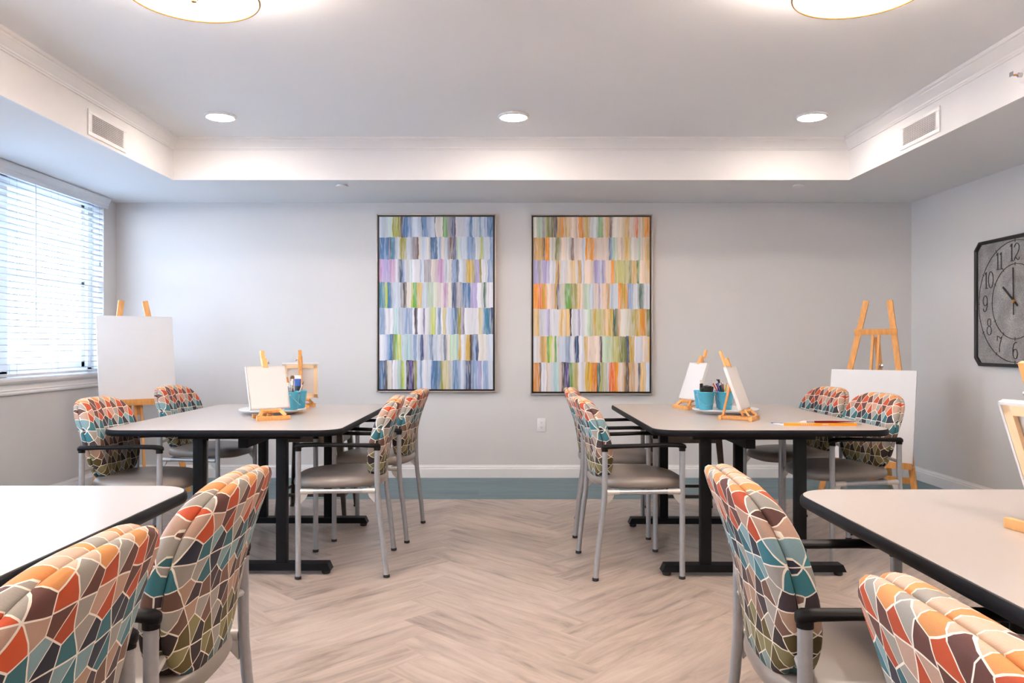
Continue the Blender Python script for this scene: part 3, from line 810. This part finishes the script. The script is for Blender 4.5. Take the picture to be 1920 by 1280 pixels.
# ---------------------------------------------------------------- stools
def make_stool(label, loc, rz):
    t = thing('metal_stool', label, 'stool', loc, rz, 'grey metal stools under the far table ends')
    zt = .655
    rings = []
    for ins, z in ((.012, .50), (.010, .508), (.0, .62), (.0, .64), (.006, .652), (.02, zt), (.06, zt-.003), (.15, zt-.012)):
        rings.append([(x, y, z+(.022*math.cos(x/.21*PI/2) if z < .51 else 0)) for x, y in rrect(0, 0, .215-ins, .185-ins, .05 if ins < .05 else .02, 5)])
    MB().loft(rings, True, True).obj('seat', 'gun', t)
    for sx in (-1, 1):
        for sy in (-1, 1):
            rg = []
            for z, w, ox_, oy_ in ((.60, .046, .205, .175), (.50, .044, .212, .182), (.14, .030, .232, .203), (.012, .026, .240, .210)):
                cx, cy = sx*ox_, sy*oy_
                rg.append([(cx, cy, z), (cx-sx*w, cy, z), (cx-sx*w, cy-sy*.006, z), (cx-sx*.006, cy-sy*.006, z), (cx-sx*.006, cy-sy*w, z), (cx, cy-sy*w, z)])
            l = MB().loft(rg).obj('leg', 'gun', t, angle=25)
            MB().box((sx*.229, sy*.199, .007), (.028, .028, .014), .003).obj('foot_cap', 'rubber', l)
    br = MB()
    for sy in (-1, 1): br.box((0, sy*.196, .155), (.44, .012, .022), .002)
    for sx in (-1, 1): br.box((sx*.226, 0, .155), (.012, .38, .022), .002)
    br.obj('brace', 'gun', t)
make_stool('grey metal stool tucked under the far end of the left table', (-1.315, 5.58, 0), 0)
make_stool('grey metal stool tucked under the far end of the right table', (1.235, 5.53, 0), 0)

# ---------------------------------------------------------------- floor easels
def floor_easel(loc, rz, label, ledge_z):
    """local: viewer at -y; leans back towards +y"""
    t = thing('floor_easel', label, 'easel', loc, rz)
    k = .34/1.52
    P = lambda x, z, d=0: (x, z*k+d, z)
    for s in (-1, 1):
        MB().bar(P(s*.335, .02), P(s*.085, 1.51), .042, .022, .002).obj('front_leg', 'wood', t)
    MB().bar(P(-.155, 1.265, -.02), P(.155, 1.265, -.02), .045, .018, .002, up=(0, 1, .2)).obj('top_crossbar', 'wood', t)
    MB().bar(P(-.315, .17, .02), P(.315, .17, .02), .045, .018, .002, up=(0, 1, .2)).obj('lower_crossbar', 'wood', t)
    m = MB()
    for s in (-1, 1): m.bar(P(s*.022, .15, .0), P(s*.022, 1.26, .0), .018, .024, .002)
    m.obj('mast', 'wood', t)
    MB().bar((0, .75, .01), P(0, 1.22, .03), .04, .022, .002).obj('rear_leg', 'wood', t)
    lg = MB().box((0, ledge_z*k-.045, ledge_z-.018), (.62, .085, .022), .002)
    lg.box((0, ledge_z*k-.083, ledge_z), (.62, .012, .035), .002); lg.box((0, ledge_z*k+.0, ledge_z-.06), (.06, .02, .10), .002)
    lg.obj('ledge', 'wood', t)
    kn = MB().lathe([(.006, 0), (.006, .02), (.018, .024), (.018, .036), (.006, .040)], seg=12, mat=Matrix.Translation(P(.035, 1.0, .03)) @ Matrix.Rotation(-PI/2, 4, 'X'))
    kn.obj('wing_nut', 'wire', t)
    return t
def big_canvas(loc, rz, w, h, ledge_z, label):
    k = .34/1.52; th = math.atan(k)
    o = MB().box((0, -.011, h/2), (w, .020, h), .003).obj('blank_canvas', 'canvasw')
    Rz = Matrix.Rotation(R(rz), 4, 'Z')
    T = Matrix.Translation(loc) @ Rz @ Matrix.Translation((0, ledge_z*k-.0165, ledge_z-.004)) @ Matrix.Rotation(-th, 4, 'X')
    o.matrix_world = T
    return tag(o, label, 'canvas')
RE = (2.695, 5.98, 0); LE = (-2.74, 6.03, 0)
floor_easel(RE, -38, 'tall wooden A-frame floor easel in the right corner', .29)
big_canvas(RE, -38, .61, .70, .29, 'blank white canvas set low on the right floor easel behind two chairs')
floor_easel(LE, 36, 'wooden A-frame floor easel standing by the window in the left corner', .735)
big_canvas(LE, 36, .55, .67, .735, 'blank white canvas standing high on the left floor easel beside the blind')

# ---------------------------------------------------------------- tabletop easels
def stretched(w, h, d=.018):
    """open-backed stretched canvas, front at y=0, back at +d; bottom at z=0"""
    b = MB().box((0, .001, h/2), (w, .002, h))
    bars = MB()
    for (cx, cz, dx, dz) in ((0, .004, w, .008), (0, h-.004, w, .008), (-w/2+.004, h/2, .008, h), (w/2-.004, h/2, .008, h)):
        b.box((cx, d/2, cz), (dx, d, dz), .0015)
    for (cx, cz, dx, dz) in ((0, .021, w-.016, .026), (0, h-.021, w-.016, .026), (-w/2+.021, h/2, .026, h-.016), (w/2-.021, h/2, .026, h-.016)):
        bars.box((cx, d/2+.002, cz), (dx, d-.006, dz), .0015)
    return b, bars
def mini_easel(x, y, rz, lab_e, lab_c, w, h, k=.36, topz=.385):
    z0 = .7455
    t = thing('tabletop_easel', lab_e, 'easel', (x, y, z0), rz)
    P = lambda xx, z, d=0: (xx, z*k+d, z)
    b = MB().box((0, -.045, .012), (.19, .020, .024), .002); b.obj('front_bar', 'woodt', t)
    b = MB()
    b.box((-.03, .045, .010), (.018, .160, .018), .002); b.box((.03, .045, .010), (.018, .160, .018), .002); b.box((0, .132, .012), (.12, .018, .024), .002)
    b.obj('base_rail', 'woodt', t)
    MB().bar(P(0, .02, .006), P(0, topz, .006), .024, .014, .002).obj('mast', 'woodt', t)
    for s in (-1, 1): MB().bar((s*.075, -.036, .022), P(s*.045, .058, -.024), .020, .010, .001).obj('side_strut', 'woodt', t)
    MB().bar((0, .128, .02), P(0, .20, .018), .018, .012, .001).obj('rear_strut', 'woodt', t)
    MB().bar(P(-.055, .052, -.016), P(.055, .052, -.016), .016, .036, .002, up=(0, 1, k)).obj('ledge', 'woodt', t)
    zt = .062+h/math.sqrt(1+k*k)
    c = MB().bar(P(0, zt-.012, -.016), P(0, zt+.042, -.012), .030, .020, .002)
    co = c.obj('top_clamp', 'woodt', t)
    MB().lathe([(.004, 0), (.004, .008), (.010, .010), (.010, .016)], seg=10, mat=Matrix.Translation(P(.014, zt+.02, -.004)) @ Matrix.Rotation(PI/2, 4, 'Y')).obj('knob', 'wire', co)
    b, bars = stretched(w, h)
    o = b.obj('small_canvas', 'canvas')
    bo_ = bars.obj('stretcher_bar', 'pine', o)
    T = Matrix.Translation((x, y, z0)) @ Matrix.Rotation(R(rz), 4, 'Z') @ Matrix.Translation((0, .062*k-.024, .062)) @ Matrix.Rotation(-math.atan(k), 4, 'X')
    o.matrix_world = T
    tag(o, lab_c, 'canvas')
mini_easel(-1.325, 4.50, 36, 'small wooden tabletop easel at the front of the back left table', 'small blank canvas facing forward on the back left table', .228, .252)
mini_easel(-1.38, 5.38, 192, 'small wooden tabletop easel behind the brush buckets on the back left table', 'small canvas seen from its wooden back behind the brush buckets', .235, .255)
mini_easel(1.345, 4.485, 60, 'small wooden tabletop easel in front of the pencil buckets on the back right table', 'narrow-looking blank canvas leaning in front of the pencil buckets', .215, .255)
mini_easel(1.19, 5.26, -72, 'small wooden tabletop easel behind the black paint tubes on the back right table', 'small white canvas seen edge-on behind the black paint tubes', .215, .255)
mini_easel(1.302, 1.822, 101.5, 'small wooden tabletop easel at the right edge on the near right table', 'small canvas seen from the back at the right edge of the picture', .25, .245)

# ---------------------------------------------------------------- lazy susans, buckets, contents
ZT = .7455
def lazy(x, y, label):
    t = thing('lazy_susan', label, 'turntable', (x, y, ZT))
    MB().lathe([(.10, 0), (.135, .002), (.14, .010), (.13, .014)], seg=48).obj('base', 'susan', t)
    MB().lathe([(.12, .015), (.185, .016), (.197, .021), (.200, .028), (.196, .032), (.190, .030), (.05, .030)], seg=64).obj('tray', 'susan', t)
lazy(-1.435, 4.92, 'round white turntable under the turquoise buckets on the back left table')
lazy(1.350, 4.93, 'round white turntable under the turquoise buckets on the back right table')
ZP = ZT+.0305
def bucket(x, y, label, hang=0, group='turquoise buckets'):
    t = thing('bucket', label, 'bucket', (x, y, ZP), 0, group)
    MB().lathe([(.0, .003), (.034, .003), (.036, 0), (.039, .001), (.0515, .100), (.0535, .102), (.0545, .105), (.0530, .108), (.0505, .105), (.0375, .006), (.0, .006)], seg=36).obj('body', 'bucket', t)
    hg = R(hang); ear = .0535
    pts = []
    for k in range(17):
        a = PI*k/16
        u = math.cos(a)*(ear+.002); d = math.sin(a)
        pts.append((u*math.cos(hg)+(.058-.012*d*0)*d*math.sin(hg)*.95, u*math.sin(hg)-.055*d*math.cos(hg), .090-.062*d))
    MB().tube(pts, .0011, 6).obj('handle', 'wire', t)
    e = MB()
    for s in (-1, 1): e.lathe([(.005, -.001), (.005, .003), (.002, .004)], seg=8, mat=Matrix.Translation((s*ear*math.cos(hg), s*ear*math.sin(hg), .09)) @ Matrix.Rotation(hg, 4, 'Z') @ Matrix.Rotation(s*PI/2, 4, 'Y'))
    e.obj('handle_ear', 'wire', t)
BR = [(1.205, 4.825), (1.322, 4.835), (1.215, 4.955), (1.345, 4.965)]
bucket(*BR[0], 'turquoise bucket filled with black tubes at the left front of the right turntable', 0)
bucket(*BR[1], 'turquoise bucket full of coloured pencils on the right turntable', 8)
bucket(*BR[2], 'turquoise bucket mostly hidden behind the bucket of black tubes', 80)
bucket(*BR[3], 'turquoise bucket half hidden between the tube and pencil buckets', 60)
BL = [(-1.298, 4.825), (-1.285, 4.95), (-1.42, 4.80)]
bucket(*BL[0], 'turquoise bucket of red paintbrushes on the left turntable', 100)
bucket(*BL[1], 'turquoise bucket behind the one with red paintbrushes', 90)
bucket(*BL[2], 'turquoise bucket almost hidden behind the blank canvas on the left table', 70)

_pm = {}
def pencil(bx_, by_, ang, rad, lean, col, cname, L=.175, zb=None, first={}):
    key = cname
    if key not in _pm: _pm[key] = simple('pencil_'+cname.replace(' ', '_'), col, .35)
    bz = ZP+.012
    r0 = .020; p0 = Vector((bx_-r0*math.cos(ang)*.6, by_-r0*math.sin(ang)*.6, bz)); p1 = Vector((bx_+rad*math.cos(ang), by_+rad*math.sin(ang), bz+.09+lean))
    d = (p1-p0).normalized(); p1 = p0+d*L
    o = MB(); seg = 6
    o.tube([(0, 0, 0), (0, 0, L-.022)], .0037, 6); body = o.obj('coloured_pencil', _pm[key])
    MB().tube([(0, 0, L-.022), (0, 0, L-.006)], [.0036, .0013], 8).obj('sharpened_wood', 'bristle_w' if False else 'canvas', body)
    MB().tube([(0, 0, L-.006), (0, 0, L)], [.0013, .0004], 6).obj('pencil_tip', _pm[key], body)
    body.location = p0; body.rotation_mode = 'QUATERNION'; body.rotation_quaternion = d.to_track_quat('Z', 'Y')
    tag(body, '%s pencil standing tip up in the pencil bucket on the right turntable' % cname, 'pencil', 'coloured pencils in the bucket')
PC = [('pale yellow', (214, 214, 110), 178, -.040), ('red', (235, 40, 20), 190, -.036), ('dark blue', (40, 40, 120), 205, -.030), ('black', (14, 14, 18), 222, -.02), ('green', (10, 110, 80), 232, -.016),
      ('brown', (80, 22, 14), 245, -.008), ('yellow', (240, 185, 30), 258, -.003), ('white', (225, 228, 232), 270, .002), ('orange', (250, 150, 20), 305, .01), ('dark green', (20, 70, 40), 318, .02),
      ('crimson', (225, 30, 60), 332, .02), ('pink', (230, 70, 120), 345, .03), ('ochre', (190, 150, 60), 358, .035), ('olive', (130, 120, 50), 60, .0), ('light green', (60, 150, 60), 30, .02), ('purple', (90, 50, 130), 120, -.02), ('maroon', (110, 20, 30), 95, 0)]
for nm, c, an, dx in PC: pencil(BR[1][0], BR[1][1], R(an), .038+random.uniform(-.004, .003), random.uniform(-.004, .01), srgb(*c), nm, .182+random.uniform(-.010, .012))

def at(o, p0, d):
    o.location = p0; o.rotation_mode = 'QUATERNION'; o.rotation_quaternion = Vector(d).normalized().to_track_quat('Z', 'Y')
# black tubes (caps down) in bucket 1
def tube_flat(loc, d, w, L, body, cap, label, spin=0, band=None):
    """squeezed paint tube: round shoulder at the bottom, flat crimp on top"""
    rings = []
    for z, a_, b_ in ((.0, .010, .010), (.014, .010, .010), (.016, w*.42, w*.42), (.03, w*.5, w*.48), (L*.6, w*.53, w*.34), (L-.022, w*.56, w*.10), (L-.020, w*.56, .0018)):
        rings.append([(a_*math.cos(2*PI*k/20), b_*math.sin(2*PI*k/20), z) for k in range(20)])
    o = MB().loft(rings).obj('paint_tube', body)
    cr = MB().box((0, 0, L-.010), (w*1.12, .0036, .022), .0006).obj('crimped_end', cap, o)
    if band: 
        rg = []
        for z, a_, b_ in ((L*.52, w*.525, w*.37), (L*.66, w*.542, w*.30)):
            rg.append([(a_*1.02*math.cos(2*PI*k/20), b_*1.04*math.sin(2*PI*k/20), z) for k in range(20)])
        MB().loft(rg, False, False).obj('label_band', band, o)
    at(o, loc, d)
    o.rotation_quaternion = o.rotation_quaternion @ Euler((0, 0, R(spin))).to_quaternion()
    return tag(o, label, 'paint tube')
x, y = BR[0]
tube_flat((x-.014, y+.014, ZP+.012), (-.06, .05, 1), .036, .165, 'blk', 'card_w', 'black paint tube with white end and mint band standing behind the black markers', 0, 'teal')
for i, (dx, dy, lx, ly, L) in enumerate(((-.026, -.010, -.12, -.1, .122), (-.010, -.022, -.04, -.1, .135), (.004, -.026, .0, -.12, .133), (.018, -.020, .06, -.12, .134), (.028, -.006, .13, -.05, .130), (.006, .0, 0, 0, .136), (.022, .016, .1, .1, .132))):
    o = MB().lathe([(.009, 0), (.0095, .004), (.0095, .085), (.0120, .088), (.0125, L-.006), (.0115, L), (.002, L+.0005)], seg=16).obj('black_marker', 'blk')
    at(o, (x+dx*.55, y+dy*.55, ZP+.010), (lx, ly, 1))
    tag(o, 'black capped marker bunched with others in the front left bucket of the right turntable', 'marker', 'black markers in the bucket')
x, y = BR[3]
tube_flat((x-.005, y, ZP+.012), (-.16, .0, 1), .032, .165, 'blue', 'blk', 'blue paint tube standing behind the pencils on the right turntable', 15)
# brushes in the left bucket
def brush(loc, d, L, hr, kind, label, spin=0, bristle='bristle_w', bl=.022):
    o = MB().tube([(0, 0, 0), (0, 0, L*.35), (0, 0, L*.62)], [hr*.5, hr, hr*.8], 10).obj('paintbrush', kind)
    f = MB().loft([[(a_*math.cos(2*PI*k/14), b_*math.sin(2*PI*k/14), z) for k in range(14)] for z, a_, b_ in ((L*.60, hr*.85, hr*.85), (L*.72, hr*.95, hr*.9), (L-bl, hr*1.5, hr*.55))])
    f.obj('ferrule', 'ferrule', o)
    g = MB().loft([[(a_*math.cos(2*PI*k/14), b_*math.sin(2*PI*k/14), z) for k in range(14)] for z, a_, b_ in ((L-bl-.001, hr*1.4, hr*.5), (L-bl*.5, hr*1.6, hr*.5), (L-.002, hr*1.1, hr*.25), (L, hr*.3, hr*.1))])
    g.obj('bristles', bristle, o)
    at(o, loc, d); o.rotation_quaternion = o.rotation_quaternion @ Euler((0, 0, R(spin))).to_quaternion()
    return tag(o, label, 'paintbrush', 'red paintbrushes in the bucket' if 'bucket' in label else None)
x, y = BL[0]
spots = [(-.03, -.016, -.20, -.05, .165), (-.022, -.022, -.12, -.08, .158), (-.012, -.026, -.05, -.1, .166), (0, -.028, 0, -.1, .160), (.010, -.026, .05, -.1, .172), (-.026, 0, -.18, 0, .17), (-.010, -.01, -.06, 0, .165), (.004, -.012, .02, 0, .176)]
for i, (dx, dy, lx, ly, L) in enumerate(spots):
    brush((x+dx*.6, y+dy*.6, ZP+.01), (lx, ly, 1), L-.012, .0048, 'red', 'thin red-handled paintbrush bunched bristles up in the left bucket', i*40)
brush((x+.012, y+.0, ZP+.01), (.42, -.05, 1), .175, .0046, 'red', 'red-handled paintbrush leaning far out to the right of its bucket', 20, 'bristle_b')
brush((x+.0, y+.012, ZP+.01), (.02, .05, 1), .195, .010, 'red', 'thick paintbrush with white ferrule and brown tip in the left bucket', 0, 'bristle_b')
# packaged brushes / tubes behind
tube_flat((x-.006, y+.012, ZP+.012), (-.16, .05, 1), .040, .205, 'card_o', 'card_w', 'orange and black paint tube with white end leaning in the left bucket', 8, 'blk')
x, y = BL[1]
tube_flat((x-.004, y-.002, ZP+.012), (.0, .0, 1), .036, .188, 'blue', 'card_w', 'blue and black paint tube with white end standing in the rear left bucket', 0, 'blk')

# ---------------------------------------------------------------- brush pack on the right table
t = thing('brush_pack', 'orange and white pack of artist brushes lying near the table edge', 'brush pack', (1.655, 4.215, ZT), -2)
MB().prism([(-.205, -.035), (.175, -.045), (.175, .035), (-.23, .050)], .0, .003).obj('card', 'card_w', t)
MB().prism([(-.235, .075), (-.155, .060), (-.19, .035)], .0002, .0035).obj('blue_corner', 'blue', t)
MB().box((-.015, -.046, .0065), (.375, .010, .013), .002).obj('orange_edge', 'card_o', t)
MB().tube([(.172, -.046, .007), (.192, -.047, .007), (.200, -.038, .007), (.192, -.030, .007), (.172, -.03, .007)], .0028, 6).obj('hang_loop', 'grey', t)
def text3d(txt, size, parent, loc, rot, mat, spacing=1.0):
    cu = bpy.data.curves.new('lettering', 'FONT'); cu.body = txt; cu.size = size; cu.extrude = .0002; cu.align_x = 'CENTER'; cu.align_y = 'CENTER'; cu.space_character = spacing
    ob = bpy.data.objects.new('tmp', cu); C.objects.link(ob)
    dg = bpy.context.evaluated_depsgraph_get(); me = bpy.data.meshes.new_from_object(ob.evaluated_get(dg))
    bpy.data.objects.remove(ob)
    me.materials.clear(); me.materials.append(M[mat]); o = bpy.data.objects.new('lettering', me); C.objects.link(o)
    o.parent = parent; o.location = loc; o.rotation_euler = rot
text3d('MODERN', .0095, t, (-.085, -.0512, .0066), (PI/2, 0, 0), 'card_w', 1.9)
text3d('ACRYLIC', .0085, t, (.01, -.0512, .0066), (PI/2, 0, 0), 'card_w', 1.0)
for i, (yy, L, dx, zz) in enumerate(((-.020, .300, .045, .0085), (.006, .300, .03, .0085), (-.008, .285, .04, .0175))):
    o = MB().tube([(.15+dx*.3, 0, 0), (.03, 0, 0), (-.06, 0, 0)], [.0015, .0050, .0040], 10).obj('paintbrush', 'red')
    MB().tube([(-.058, 0, 0), (-.10, 0, 0)], [.0044, .0052], 10).obj('ferrule', 'ferrule', o)
    MB().tube([(-.098, 0, 0), (-.115, 0, 0), (-.135, 0, 0)], [.0050, .0052, .0012], 10).obj('bristles', 'bristle_w', o)
    o.location = (1.655+.01+dx*.3, 4.215+yy, ZT+zz); o.rotation_euler = (0, 0, R(-2+i*1.5))
    tag(o, ['dark red paintbrush lying nearest the orange edge of the brush pack', 'dark red paintbrush lying on the back of the brush pack', 'dark red paintbrush lying on top of two others on the brush pack'][i], 'paintbrush')

# ---------------------------------------------------------------- light
w = bpy.data.worlds.new('World'); bpy.context.scene.world = w; w.use_nodes = True
nt = w.node_tree; bg = nt.nodes['Background']
tc = nt.nodes.new('ShaderNodeTexCoord'); sp = nt.nodes.new('ShaderNodeSeparateXYZ'); nt.links.new(tc.outputs['Generated'], sp.inputs[0])
cr = nt.nodes.new('ShaderNodeValToRGB'); nt.links.new(sp.outputs[2], cr.inputs[0])
cr.color_ramp.elements[0].position = 0; cr.color_ramp.elements[0].color = (.74, .87, 1.0, 1)
cr.color_ramp.elements[1].position = .6; cr.color_ramp.elements[1].color = (.52, .73, 1.0, 1)
nt.links.new(cr.outputs[0], bg.inputs[0]); bg.inputs[1].default_value = 6.3

cam = bpy.data.cameras.new('Camera'); co = bpy.data.objects.new('Camera', cam); C.objects.link(co)
cam.sensor_width = 36; cam.lens = 1500/1920*36; cam.shift_x = 11/1920; cam.shift_y = 5/1920
cam.clip_start = .05; cam.clip_end = 200
co.location = (0, 0, 1.17); co.rotation_euler = (PI/2, 0, 0)
sc = bpy.context.scene; sc.camera = co
sc.view_settings.view_transform = 'Standard'; sc.view_settings.look = 'None'; sc.view_settings.gamma = 1; sc.view_settings.exposure = 1.58
sc.view_settings.use_curve_mapping = False
sc.cycles.max_bounces = 10; sc.cycles.diffuse_bounces = 6; sc.cycles.transparent_max_bounces = 12
